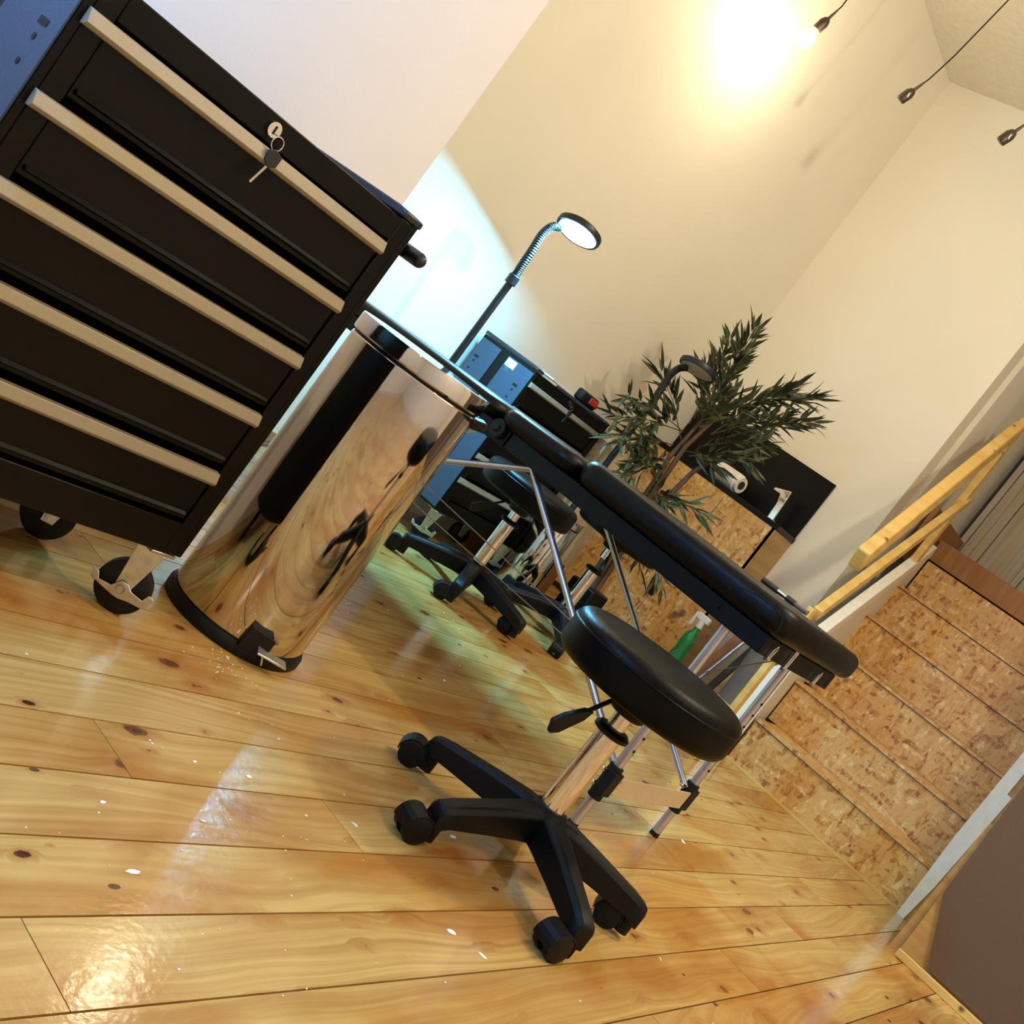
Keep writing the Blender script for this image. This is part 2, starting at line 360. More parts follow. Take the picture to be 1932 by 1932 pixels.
wall('ceiling', -3.2, 2.8, -2.9, 6.6, ZC, ZC + 0.1, M['ceil'])
wall('wall_right_return', 0.9, 2.6, 3.94, 4.04, -0.02, ZC)
# brown panelled bulkhead beside the stairs, with its plywood sheet and skirting
struct(MB().prism([(-0.525, 3.95, 0), (-0.18, 3.95, 0), (0.9, 3.95, 0), (0.9, 3.95, ZC), (-0.62, 3.95, ZC), (-0.548, 3.95, 0.66)], (0, 0.02, 0)).build('wall_bulkhead', M['ply'], smooth=0))
struct(MB().prism([(-0.431, 3.937, 0.034), (0.9, 3.937, 0.034), (0.9, 3.937, ZC), (-0.61, 3.937, ZC), (-0.549, 3.937, 0.661), (-0.531, 3.937, 0.247)], (0, 0.0125, 0)).build('wall_bulkhead_panel', M['brown'], smooth=0))
struct(MB().box(-0.525, 0.9, 3.918, 3.9365, 0, 0.026).build('baseboard_right', M['pine'], bevel=0.002))
wall('wall_bulkhead_side', -0.56, -0.50, 3.975, 4.02, 0, 0.5, M['ply'])

# ------------------------------------------------------------------ staircase
st = thing('staircase', 'staircase clad in bare strand board with yellow pine handrail beside the brown wall', 'stairs', (-1.1, 4.62, 0))
hs, dp = 0.207, 0.25; lefts = [-1.56, -1.61, -1.665, -1.72, -1.763, -1.80]
MB().box(-1.55, -0.51, 4.64, 4.66, 0.01, 0.19).build('carcass', M['dark'], st)
for k in range(6):
    y = 4.62 + dp * k; z0 = hs * k; z1 = hs * (k + 1)
    MB().box(lefts[k], -0.505, y, y + 0.018, z0 + 0.001, z1 - 0.015).build('riser', M['osb'], st, smooth=0)
    if k < 5: MB().box(lefts[k] - 0.004, -0.505, y - 0.010, y + dp + 0.016, z1 - 0.012, z1).build('tread', M['osb'], st, smooth=0)
# thin pale bead along the floor line
MB().box(-1.56, -0.69, 4.606, 4.619, 0.0005, 0.010).build('floor_bead', M['pine'], st)
# white string with wooden capping on the right, running up in front of the treads
MB().prism([(-0.692, 4.57, 0.0), (-0.663, 4.57, 0.0), (-0.650, 4.57, 0.16), (-0.640, 4.57, 0.585), (-0.66, 4.57, 0.587), (-0.662, 4.57, 1.0), (-0.708, 4.57, 1.0), (-0.706, 4.57, 0.35)], (0, 0.03, 0)).build('string_board', M['white'], st, smooth=0)['label'] = 'white painted string board'
MB().prism([(-0.662, 4.575, 0.0), (-0.645, 4.575, 0), (-0.56, 4.575, 0.0), (-0.56, 4.575, 1.0), (-0.662, 4.575, 1.0)], (0, 0.02, 0)).build('side_cladding', M['ply'], st, smooth=0)
# landing
MB().box(-1.82, -0.505, 5.885, 5.897, 1.236, 1.352).build('landing_fascia', M['ply_dark'], st, bevel=0.003)
MB().box(-1.84, -0.505, 5.898, 6.26, 1.335, 1.352).build('landing_board', M['ply_dark'], st)
MB().box(-1.855, -1.83, 5.60, 6.25, 1.15, 1.44).build('landing_side', M['ply_dark'], st)
wall('wall_stairwell_back', -1.87, 2.6, 6.30, 6.36, 1.2, ZC, M['dark'])
cl = MB(); x = -1.865
for i in range(16):
    wv = [0.035, 0.055, 0.05, 0.20][i % 4]; cl.box(x + 0.002, x + wv - 0.002, 6.268 + (0.012 if i % 2 else 0), 6.30, 1.353, ZC - 0.01); x += wv
struct(cl.build('wall_stairwell_cladding', M['grey_clad'], smooth=0))
wall('wall_stairwell_right', -0.48, -0.44, 4.05, 6.3, 0, ZC, M['wall'])
# knee wall between string and steps
MB().prism([(-1.566, 4.60, 0.0), (-1.812, 5.88, 0.0), (-1.812, 5.88, 1.24), (-1.566, 4.60, 0.58)], (-0.025, 0, 0)).build('knee_wall', M['wall'], st, smooth=0)['label'] = 'cream painted knee wall'
MB().beam((-1.545, 4.46, 0.555), (-1.80, 5.78, 1.27), 0.045, 0.062).build('white_string', M['white'], st, bevel=0.003)['label'] = 'white painted sloping string'
rl = st
MB().beam((-1.44, 4.05, 0.935), (-1.715, 5.40, 1.90), 0.05, 0.088).build('handrail', M['pine'], rl, bevel=0.008, seg=3)
MB().beam((-1.465, 4.12, 0.69), (-1.745, 5.58, 1.545), 0.035, 0.045).build('lower_rail', M['pine'], rl, bevel=0.003)
MB().box(-1.490, -1.464, 4.08, 4.12, 0, 0.70).build('newel_post', M['pine'], rl, bevel=0.003)
MB().box(-1.765, -1.73, 5.50, 5.54, 1.13, 1.99).build('top_post', M['pine'], rl, bevel=0.003)
wp = thing('white_post', 'short white post with a slanted head standing right of the wooden newel', 'post', (-1.52, 4.34, 0))
MB().prism([(-1.555, 4.31, 0.0), (-1.487, 4.31, 0), (-1.487, 4.31, 0.43), (-1.515, 4.31, 0.46), (-1.555, 4.31, 0.40)], (0, 0.05, 0)).build('post_board', M['white'], wp, bevel=0.002)

# ------------------------------------------------------------------ wash stand
ds = thing('wash_stand', 'wash stand clad in strand board with a thin black worktop', 'cabinet', (-2.6, 5.12, 0))
MB().box(-2.98, -2.175, 5.0, 5.018, 0.03, 0.878).build('front_panel', M['osb'], ds, smooth=0)
MB().box(-2.19, -2.17, 5.0, YB - 0.002, 0.0, 0.878).build('side_panel', M['ply'], ds, smooth=0)
MB().box(XL + 0.003, -2.19, 5.018, YB - 0.002, 0.0, 0.86).build('carcass', M['dark'], ds)
MB().box(XL + 0.003, -2.165, 4.996, YB - 0.002, 0.879, 0.905).build('worktop', M['splash'], ds, bevel=0.002)
seam = MB().box(-2.481, -2.479, 4.9985, 5.0, 0.05, 0.86).build('door_gap', M['dark'], ds)
MB().box(-2.50, -2.46, 4.990, 5.0, 0.28, 0.33).build('hinge', M['rubber'], ds, bevel=0.002)
hd = MB().cyl((-2.275, 4.998, 0.315), (-2.275, 4.975, 0.315), 0.014).box(-2.315, -2.295, 4.985, 4.999, 0.27, 0.295).build('latch', M['steel'], ds)
hd['label'] = 'small steel door latch'
tag(MB().box(XL + 0.004, -2.172, YB - 0.013, YB - 0.001, 0.906, 1.222).build('splashback', M['splash'], bevel=0.001), 'square black splashback board on the wall behind the tap', 'splashback')
fa = thing('tap', 'tall polished chrome basin tap before the black splashback', 'tap', (-2.30, 5.13, 0.905))
MB().prism([(-2.300, 5.12, 0.906), (-2.262, 5.12, 0.906), (-2.277, 5.12, 1.07), (-2.36, 5.12, 1.045), (-2.362, 5.12, 1.030), (-2.318, 5.12, 1.030), (-2.305, 5.12, 0.99)], (0, 0.03, 0)).build('spout', M['chrome'], fa, bevel=0.004, seg=3)
MB().cyl((-2.281, 5.135, 0.906), (-2.281, 5.135, 0.912), 0.026).build('base_ring', M['chrome'], fa)
pr = thing('paper_roll', 'white roll lying on its side beside the chrome tap', 'roll', (-2.55, 5.10, 0.906))
MB().tube([(-2.64, 5.11, 0.954), (-2.52, 5.08, 0.954), (-2.50, 5.075, 0.954), (-2.497, 5.074, 0.954), (-2.48, 5.07, 0.954)], [0.048, 0.048, 0.047, 0.042, 0.040], 28).build('roll_body', M['vapour'], pr)
MB().cyl((-2.481, 5.0705, 0.954), (-2.478, 5.0697, 0.954), 0.022, n=20).build('core', M['dark'], pr)

# white cupboard between tool cabinet and wash stand
cc = thing('white_cupboard', 'plain off-white cupboard on a wooden plinth beyond the far tool cabinet', 'cupboard', (-2.8, 4.36, 0))
MB().box(-2.97, -2.65, 4.165, 4.54, 0.175, 0.735).build('body', M['cream_board'], cc, bevel=0.002)
MB().box(-2.96, -2.665, 4.175, 4.53, 0, 0.174).build('plinth', M['ply_dark'], cc)

# nook beside the stairs
for i, (x, y, lx, h, mm, lab) in enumerate([(-2.06, 5.12, 0.045, 0.52, 'ply_dark', 'brown'), (-1.99, 5.16, 0.03, 0.52, 'dark', 'almost black'), (-1.935, 5.11, 0.028, 0.5, 'ply', 'pale')]):
    tag(MB().beam((x, y - 0.12, 0.001), (x + 0.03, y + 0.06, h), lx, 0.018, (0, -1, 0)).build('offcut_board', M[mm], bevel=0.001), lab + ' timber offcut leaning against the wall between wash stand and stairs', 'board', 'offcuts in the nook')
tag(MB().cyl((-2.02, 4.93, 0.0125), (-1.95, 5.06, 0.50), 0.010).build('metal_pipe', M['alu']), 'thin silver pipe leaning against the offcuts beside the stairs', 'pipe')
tb = thing('rubbish_tub', 'grey brown cylindrical tub seen under the bed end beside the stairs', 'tub', (-1.72, 4.76, 0))
MB().lathe([(0.075, 0.0), (0.080, 0.01), (0.092, 0.42), (0.092, 0.43), (0.085, 0.43), (0.074, 0.03)], 40, (-1.72, 4.76, 0)).build('body', M['grey'], tb)
MB().lathe([(0.081, 0.14), (0.087, 0.145), (0.088, 0.16), (0.083, 0.165)], 40, (-1.72, 4.76, 0)).build('rim_band', M['cream_board'], tb)
sb = thing('spray_bottle', 'green plastic spray bottle with a white trigger head near the wash stand', 'bottle', (-2.08, 4.78, 0))
MB().lathe([(0.030, 0.0), (0.036, 0.004), (0.037, 0.12), (0.034, 0.17), (0.030, 0.20), (0.034, 0.235), (0.030, 0.275), (0.014, 0.305), (0.013, 0.32)], 28, (-2.08, 4.78, 0)).build('bottle_body', M['green'], sb)
MB().cyl((-2.08, 4.78, 0.32), (-2.08, 4.78, 0.355), 0.016).box(-2.115, -2.05, 4.768, 4.792, 0.355, 0.385).box(-2.125, -2.115, 4.765, 4.795, 0.31, 0.38).build('spray_head', M['vapour'], sb, bevel=0.003)

# ------------------------------------------------------------------ tool cabinets
def tool_cabinet(label, loc):
    # local frame: front faces +X at x=0, y 0..0.645 is the width, z from the floor
    t = thing('tool_cabinet', label, 'tool cabinet', loc, 'rolling black tool cabinets')
    Wd, Dp, z0, z1 = 0.645, 0.325, 0.140, 0.815
    b = MB()
    b.box(-Dp, 0, 0, 0.012, z0, z1); b.box(-Dp, 0, Wd - 0.012, Wd, z0, z1 + 0.006)          # sides
    b.box(-Dp, -Dp + 0.01, 0.012, Wd - 0.012, z0, z1); b.box(-Dp, -0.002, 0.012, Wd - 0.012, z0, z0 + 0.012)
    b.box(-Dp, -0.03, 0.012, Wd - 0.012, z1 - 0.02, z1 - 0.005)
    b.box(-0.022, 0, 0.012, 0.044, z0, z1); b.box(-0.022, 0, Wd - 0.040, Wd - 0.012, z0, z1)  # front posts
    b.box(-0.022, 0, 0.044, Wd - 0.040, z1 - 0.042, z1 - 0.002); b.box(-0.022, 0, 0.044, Wd - 0.040, z0, z0 + 0.058)
    b.build('body', M['black_steel'], t, world=False, bevel=0.002)
    for ya, yb, yc, yd in ((Wd - 0.045, Wd + 0.004, Wd - 0.03, Wd + 0.005), (-0.004, 0.045, -0.004, 0.03)):
        MB().prism([(-Dp, ya, z1 + 0.001), (0.002, ya, z1 + 0.001), (0.002, ya, z1 + 0.013), (-0.02, ya, z1 + 0.016), (-Dp, ya, z1 + 0.016)], (0, yb - ya, 0)).build('top_bumper', M['plastic_blue'], t, world=False, bevel=0.003)
    hz = [0.757, 0.641, 0.529, 0.412, 0.293]
    for i, z in enumerate(hz):
        lo = hz[i + 1] + 0.024 if i < 4 else 0.205
        d = MB(); d.box(-0.012, -0.004, 0.046, Wd - 0.042, lo, z + 0.008)
        d.prism([(-0.004, 0.052, lo + 0.006), (-0.004, 0.052, lo + 0.016), (0.004, 0.052, lo + 0.010)], (0, Wd - 0.100, 0))
        dr = d.build('drawer', M['black_steel'], t, world=False, bevel=0.0015)
        MB().prism([(-0.003, 0.008, z - 0.012), (0.010, 0.008, z - 0.011), (0.014, 0.008, z - 0.006), (0.008, 0.008, z + 0.011), (-0.003, 0.008, z + 0.012)], (0, Wd - 0.052, 0)).build('handle_strip', M['alu_strip'], dr, world=False, bevel=0.001)['label'] = 'champagne coloured full-width handle strip'
    lk = MB().cyl((0.0, 0.310, 0.793), (0.006, 0.310, 0.793), 0.0115, n=28).build('lock', M['chrome'], t, world=False)
    MB().box(0.0055, 0.0068, 0.3085, 0.3115, 0.787, 0.799).build('keyhole', M['rubber'], lk, world=False)
    ky = MB(); ring = [(0.012, 0.322 + 0.010 * math.cos(a), 0.780 + 0.010 * math.sin(a)) for a in [2 * PI * i / 20 for i in range(21)]]
    ky.tube(ring, 0.0009, 6, False); kr = ky.build('key_ring', M['chrome'], t, world=False)
    MB().prism([(0.012, 0.324, 0.773), (0.012, 0.340, 0.768), (0.012, 0.340, 0.752), (0.012, 0.328, 0.745), (0.012, 0.316, 0.752), (0.012, 0.315, 0.768)], (0.004, 0, 0)).build('key_head', M['plastic_blue'], kr, world=False, bevel=0.001)
    MB().beam((0.014, 0.326, 0.746), (0.014, 0.318, 0.715), 0.004, 0.0015, (1, 0, 0)).build('key_blade', M['steel'], kr, world=False)
    # push handle on the +Y side
    h = MB(); h.tube([(-0.28, Wd + 0.072, 0.780), (-0.030, Wd + 0.072, 0.780)], 0.0135, 20).sphere((-0.030, Wd + 0.072, 0.780), 0.0135, 8).sphere((-0.28, Wd + 0.072, 0.780), 0.0135, 8)
    h.build('push_handle', M['plastic_blue'], t, world=False)
    for xx in (-0.075, -0.26): MB().prism([(xx, Wd, 0.79), (xx, Wd + 0.070, 0.790), (xx, Wd + 0.070, 0.770), (xx, Wd, 0.755)], (0.02, 0, 0)).build('handle_bracket', M['black_steel'], t, world=False, bevel=0.002)
    # side plates facing -Y with slots and the pressed channel
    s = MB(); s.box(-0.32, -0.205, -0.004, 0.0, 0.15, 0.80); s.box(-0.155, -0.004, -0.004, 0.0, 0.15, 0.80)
    sp = s.build('side_plate', M['blue_lit_side'], t, world=False, bevel=0.001)
    for xx in (-0.29, -0.045):
        MB().box(xx - 0.012, xx + 0.012, -0.0048, -0.003, 0.716, 0.726).build('slot', M['rubber'], sp, world=False)
        for zz in (0.700, 0.665): MB().cyl((xx, -0.0048, zz), (xx, -0.003, zz), 0.0048).build('bolt_hole', M['rubber'], sp, world=False)
    # castors
    def castor(x, y, ang, brake):
        c = V((x, y, 0.047)); a = V((math.cos(ang), math.sin(ang), 0)); n = V((-a.y, a.x, 0))
        w_ = MB().tube([c - n * 0.016, c - n * 0.013, c + n * 0.013, c + n * 0.016], [0.040, 0.047, 0.047, 0.040], 40)
        wh = w_.build('castor', M['rubber'], t, world=False)
        f = MB()
        for sgn in (-1, 1):
            o = c + n * sgn * 0.019; up = V((0, 0, 1))
            f.prism([o - a * 0.012 - up * 0.012, o + a * 0.012 - up * 0.012, o + a * 0.030 + up * 0.086, o - a * 0.020 + up * 0.086], n * sgn * 0.0025)
        f.box(-0.034, 0.034, -0.026, 0.026, 0.1325, 0.1385, Matrix.Translation((c.x, c.y, 0)))
        f.cyl(c + a * 0.01 + V((0, 0, 0.02)) + V((0, 0, 0.012)), c + a * 0.01 + V((0, 0, 0.040)), 0.014)
        f.build('castor_fork', M['steel'], wh, world=False, bevel=0.001)
        MB().cyl(c - n * 0.027, c + n * 0.027, 0.0085, n=16).cyl(c - n * 0.030, c + n * 0.030, 0.006, n=6).build('axle_bolt', M['steel'], wh, world=False)
        if brake:
            k = MB(); up = V((0, 0, 1))
            for sgn in (-1,):
                o = c + n * sgn * 0.024
                k.prism([o + a * p_ + up * q_ for p_, q_ in ((-0.056, 0.008), (-0.044, 0.006), (-0.038, -0.005), (-0.016, -0.002), (-0.006, 0.014), (0.008, 0.014), (0.018, 0.006), (0.040, 0.004), (0.045, 0.018), (0.056, 0.016), (0.051, -0.008), (0.020, -0.012), (0.006, -0.016), (-0.006, -0.016), (-0.020, -0.014), (-0.052, -0.009))], n * sgn * 0.003)
            k.build('brake_lever', M['steel'], wh, world=False, bevel=0.001)
    castor(-0.035, Wd - 0.035, 0.75, True); castor(-0.035, 0.06, 0.6, True); castor(-0.235, Wd - 0.09, 1.2, False); castor(-0.27, 0.06, 0.9, False)
    return t
cab = tool_cabinet('large black five-drawer tool cabinet in the left foreground beside the steel bin', (-1.40, 0.705, 0))
cab2 = copy_tree(cab); cab2.location = (-2.655, 3.475, 0.0); cab2.scale = (0.965,) * 3; cab2['label'] = 'black tool cabinet in the background behind the bed, its side lit blue'
stk = MB().box(-2.800, -2.748, 3.4700, 3.4710, 0.735, 0.767).build('sticker', M['paper'], cab2); stk['label'] = 'white paper sticker on the side'
MB().box(-2.795, -2.775, 3.4696, 3.4701, 0.757, 0.7585).box(-2.795, -2.770, 3.4696, 3.4701, 0.753, 0.7542).box(-2.795, -2.765, 3.4696, 3.4701, 0.745, 0.7462).build('print', M['ink'], stk)

# small things lying on the far cabinet
zt = 0.7975
tw = thing('hand_tool', 'black and red hand tool lying on the far tool cabinet above the keys', 'tool', (-2.70, 3.90, zt))
MB().rbox(-2.725, -2.680, 3.845, 3.985, zt - 0.0, zt + 0.05, 0.012, 4, 0.016).build('body', M['rubber'], tw)
MB().rbox(-2.682, -2.674, 3.905, 3.965, zt + 0.015, zt + 0.042, 0.003, 3, 0.003).sphere((-2.70, 3.982, zt + 0.024), 0.018, 8).build('grip_inlay', M['red'], tw)
tag(MB().prism([(-2.90, 3.60, zt + 0.001), (-2.68, 3.62, zt + 0.001), (-2.69, 3.79, zt + 0.001), (-2.88, 3.77, zt + 0.001)], (0, 0, 0.006)).build('paper_sheet', M['vapour']), 'thin white paper pad on top of the far tool cabinet', 'paper')

# ------------------------------------------------------------------ pedal bins
def pedal_bin(label, loc, r, h, pang, hang):
    t = thing('pedal_bin', label, 'bin', loc, 'chrome pedal bins')
    MB().lathe([(r * 1.035, 0.0), (r * 1.05, 0.004), (r * 1.05, 0.018), (r * 1.02, 0.026), (r * 0.9, 0.027)], 72).build('base_ring', M['rubber'], t, world=False)
    MB().lathe([(r * 0.985, 0.026), (r, 0.03), (r, h - 0.042), (r * 0.99, h - 0.040)], 96).build('body', M['bin_steel'], t, world=False)
    MB().lathe([(r * 0.975, h - 0.041), (r * 0.975, h - 0.035)], 72).build('seal', M['rubber'], t, world=False)
    MB().lathe([(r * 1.005, h - 0.034), (r * 1.02, h - 0.031), (r * 1.02, h - 0.004), (r * 1.01, h), (r * 0.9, h + 0.001), (r * 0.5, h + 0.002), (0.001, h + 0.002)], 96).build('lid', M['bin_steel'], t, world=False)
    a = V((math.cos(pang), math.sin(pang), 0)); n = V((-a.y, a.x, 0))
    MB().prism([a * (r * 0.99) - n * 0.030 + V((0, 0, 0.022)), a * (r * 0.99) + n * 0.030 + V((0, 0, 0.022)), a * (r * 0.99) + n * 0.030 + V((0, 0, 0.060)), a * (r * 0.99) - n * 0.024 + V((0, 0, 0.066))], a * 0.012).build('pedal_slot', M['rubber'], t, world=False)
    MB().prism([a * (r + 0.010) + n * 0.004 + V((0, 0, 0.036)), a * (r + 0.004) + n * 0.072 + V((0, 0, 0.030)), a * (r + 0.022) + n * 0.074 + V((0, 0, 0.024)), a * (r + 0.030) + n * 0.004 + V((0, 0, 0.030))], V((0, 0, 0.004))).beam(a * (r + 0.008) + n * 0.020 + V((0, 0, 0.034)), a * (r + 0.012) + n * 0.032 + V((0, 0, 0.008)), 0.004, 0.004).build('pedal', M['steel'], t, world=False, bevel=0.001)
    b = V((math.cos(hang), math.sin(hang), 0)); nb = V((-b.y, b.x, 0)); T = Matrix.Translation((0, 0, 0))
    k = MB(); k.beam(b * (r - 0.006) + V((0, 0, h - 0.052)), b * (r + 0.024) + V((0, 0, h - 0.044)), 0.06, 0.020)
    k.build('hinge_block', M['rubber'], t, world=False, bevel=0.003)
    return t
pedal_bin('large polished steel pedal bin standing next to the near tool cabinet', (-1.504, 1.665, 0), 0.1455, 0.650, math.radians(-26), math.radians(48))
pedal_bin('small polished steel pedal bin on the floor by the white cupboard', (-2.517, 4.03, 0), 0.088, 0.40, math.radians(-70), math.radians(110))

# ------------------------------------------------------------------ stools
def star_leg(ang, t, swv):
    a = V((math.cos(ang), math.sin(ang), 0)); n = V((-a.y, a.x, 0))
    secs = [(0.015, 0.030, 0.066, 0.130), (0.06, 0.027, 0.064, 0.126), (0.14, 0.023, 0.056, 0.110), (0.232, 0.021, 0.046, 0.090), (0.262, 0.020, 0.034, 0.081), (0.268, 0.017, 0.032, 0.074)]
    m = MB(); b0 = 0
    for (r, w_, lo, hi) in secs:
        ch = 0.35 * w_
        for (u, z) in ((-w_, lo), (w_, lo), (w_, hi - 0.010), (w_ - ch, hi), (-w_ + ch, hi), (-w_, hi - 0.010)): m.v.append(a * r + n * u + V((0, 0, z)))
    for i in range(len(secs) - 1):
        for k in range(6): m.f.append((i * 6 + k, i * 6 + (k + 1) % 6, (i + 1) * 6 + (k + 1) % 6, (i + 1) * 6 + k))
    m.f.append((5, 4, 3, 2, 1, 0)); m.f.append(tuple((len(secs) - 1) * 6 + k for k in range(6)))
    leg = m.build('leg', M['plastic'], t, world=False, bevel=0.003, seg=2)
    c = a * 0.250 + V((0, 0, 0.0265)); s = V((math.cos(swv), math.sin(swv), 0)); c = c + s * 0.036; q = V((-s.y, s.x, 0))
    k = MB()
    for sg in (-1, 1): k.tube([c + q * sg * 0.007, c + q * sg * 0.008, c + q * sg * 0.023, c + q * sg * 0.025], [0.024, 0.0265, 0.0265, 0.022], 28)
    up = V((0, 0, 1)); arc = [c + (s * math.cos(t_) + up * math.sin(t_)) * 0.0305 for t_ in [math.radians(-10 + 20 * i) for i in range(11)]]; inner = [c + (s * math.cos(t_) + up * math.sin(t_)) * 0.0275 for t_ in [math.radians(190 - 20 * i) for i in range(11)]]
    n_ = 11
    for i in range(10):
        k.prism([arc[i] - q * 0.024, arc[i + 1] - q * 0.024, inner[9 - i] - q * 0.024, inner[10 - i] - q * 0.024], q * 0.048)
    k.prism([p - q * 0.006 for p in [c + s * 0.01, c + s * 0.005 + up * 0.026, c - s * 0.040 + up * 0.030, c - s * 0.040 - up * 0.010, c - s * 0.012 - up * 0.018]], q * 0.012)
    k.cyl(a * 0.250 + V((0, 0, 0.012)), a * 0.250 + V((0, 0, 0.055)), 0.017, n=16)
    k.build('castor', M['plastic'], leg, world=False)
def stool(label, loc):
    t = thing('rolling_stool', label, 'stool', loc, 'black rolling stools')
    sw = [4.45, 3.6, 3.9, 3.75, 4.35]
    for k in range(5): star_leg(math.radians(-28 + 72 * k), t, sw[k])
    MB().lathe([(0.040, 0.066), (0.044, 0.070), (0.042, 0.125), (0.034, 0.134), (0.030, 0.136)], 32).build('hub', M['plastic'], t, world=False)
    MB().lathe([(0.0255, 0.130), (0.0255, 0.312)], 40).build('outer_tube', M['chrome'], t, world=False)
    MB().lathe([(0.028, 0.305), (0.036, 0.308), (0.037, 0.315), (0.030, 0.322), (0.022, 0.323)], 32).build('collar', M['plastic'], t, world=False)
    MB().lathe([(0.0185, 0.32), (0.0185, 0.372)], 32).build('piston', M['chrome'], t, world=False)
    MB().lathe([(0.030, 0.352), (0.036, 0.356), (0.040, 0.372), (0.065, 0.378), (0.070, 0.390)], 32).build('seat_plate', M['plastic'], t, world=False)
    a = V((math.cos(math.radians(254)), math.sin(math.radians(254)), 0))
    lv = MB().tube([a * 0.03 + V((0, 0, 0.380)), a * 0.055 + V((0, 0, 0.362)), a * 0.088 + V((0, 0, 0.326))], 0.0045, 10).build('lever', M['rubber'], t, world=False)
    n = V((-a.y, a.x, 0)); u = V((0, 0, 1))
    MB().prism([a * p_ + u * q_ - n * 0.006 for p_, q_ in ((0.076, 0.332), (0.084, 0.310), (0.118, 0.270), (0.136, 0.262), (0.146, 0.286), (0.128, 0.306), (0.092, 0.330))], n * 0.012).build('lever_paddle', M['rubber'], lv, world=False, bevel=0.002)
    r = 0.183; pf = [(0.001, 0.388), (r - 0.030, 0.387)]
    for i in range(7): th = -PI / 2 + PI / 2 * i / 6; pf.append((r - 0.022 + 0.022 * math.cos(th), 0.409 + 0.022 * math.sin(th)))
    pf += [(r, 0.436), (r - 0.0005, 0.4475), (r + 0.0012, 0.4495), (r - 0.0008, 0.4515)]
    for i in range(1, 9): th = PI / 2 * i / 8; pf.append((r - 0.034 + 0.033 * math.cos(th), 0.452 + 0.022 * math.sin(th)))
    pf += [(r - 0.08, 0.4775), (0.001, 0.479)]
    MB().lathe(pf, 96).build('seat', M['leather'], t, world=False)
    return t
s1 = stool('round black rolling stool standing nearest in front of the bed', (-0.848, 1.932, 0))
s2 = copy_tree(s1); s2.location = (-2.22, 3.29, 0); s2.rotation_euler = (0, 0, math.radians(-30)); s2['label'] = 'black rolling stool behind the bed before the far tool cabinet'
s3 = copy_tree(s1); s3.location = (-2.165, 3.87, 0.0); s3.rotation_euler = (0, 0, math.radians(54)); s3['label'] = 'black rolling stool behind the bed closest to the plant'

for c in kids(s3):                                                         # this seat is wound up higher
    n_ = c.name.split('.')[0]
    if n_ in ('seat', 'seat_plate', 'lever'): c.location.z += 0.060
    if n_ == 'piston': c.scale.z = 1.0; c.location.z += 0.050
# ------------------------------------------------------------------ massage bed
bed = thing('massage_bed', 'long black folding massage bed with aluminium legs across the room', 'bed', (-1.7, 2.6, 0))
y0, y1 = 2.345, 2.865; zb, zf = 0.563, 0.608; zt_ = 0.678
def cushion(x0, x1, z1, z0=None):
    return MB().rbox(x0, x1, y0 - 0.03, y1 + 0.03, z0 or zf + 0.002, z1, 0.026, 6, 0.06).build('cushion', M['leather_bed'], bed)
c1 = cushion(-1.512, -0.845, zt_); c2 = cushion(-1.80, -1.518, zt_ - 0.016); c3 = cushion(-2.70, -1.806, zt_ - 0.020)
def droop(o, x0, k):                                     # the far section hangs slightly lower towards its end
    for v in o.data.vertices:
        wx = v.co.x + bed.location.x
        if wx < x0: v.co.z += k * (wx - x0)
droop(c2, -1.518, 0.022); droop(c3, -1.518, 0.022)
arc = [(-1.002, 0.632), (-0.995, 0.645), (-0.975, 0.656), (-0.93, 0.662), (-0.895, 0.661), (-0.872, 0.655), (-0.864, 0.642), (-0.862, 0.628), (-0.868, 0.613)]
def fr(x0, x1):
    m = MB(); m.box(x0, x1, y0, y0 + 0.018, zb, zf); m.box(x0, x1, y1 - 0.018, y1, zb, zf); m.box(x0, x0 + 0.018, y0 + 0.018, y1 - 0.018, zb, zf); m.box(x1 - 0.018, x1, y0 + 0.018, y1 - 0.018, zb, zf); m.box(x0 + 0.018, x1 - 0.018, y0 + 0.018, y1 - 0.018, zf - 0.006, zf - 0.0005)
    return m.build('frame', M['leather_bed'], bed, bevel=0.006, seg=3)
fr(-1.735, -0.880); droop(fr(-2.66, -1.741), -1.518, 0.022)
def leg(x, y, up=0.60):
    l = MB().tube([(x, y, 0.006), (x, y, 0.566)], 0.0118, 20).build('leg', M['alu'], bed)
    MB().cyl((x, y, 0), (x, y, 0.012), 0.0132, n=20).build('rubber_foot', M['rubber'], l)
    q = MB()
    for i in range(7): z = 0.22 + i * 0.036; q.cyl((x + 0.0121, y - 0.0045, z), (x + 0.009, y - 0.003, z), 0.0036, n=12)
    q.build('pin_holes', M['rubber'], l)
    b = MB(); b.cyl((x, y, 0.082), (x, y, 0.172), 0.0175, n=20); b.box(x - 0.006, x + 0.02, y - 0.018, y + 0.022, 0.098, 0.160)
    b.build('clamp', M['rubber'], l, bevel=0.002)
    kk = MB()
    for z in (0.118, 0.155): kk.cyl((x - 0.005, y - 0.018, z), (x - 0.010, y - 0.040, z), 0.0035, n=10); kk.sphere((x - 0.010, y - 0.040, z), 0.0065, 6); kk.prism([(x - 0.012, y - 0.041, z), (x - 0.022, y - 0.050, z + 0.012), (x - 0.014, y - 0.044, z + 0.004)], (0, 0.003, 0)); kk.prism([(x - 0.008, y - 0.041, z), (x + 0.004, y - 0.050, z - 0.012), (x - 0.004, y - 0.044, z - 0.004)], (0, 0.003, 0))
    kk.build('wing_nut', M['chrome'], l)
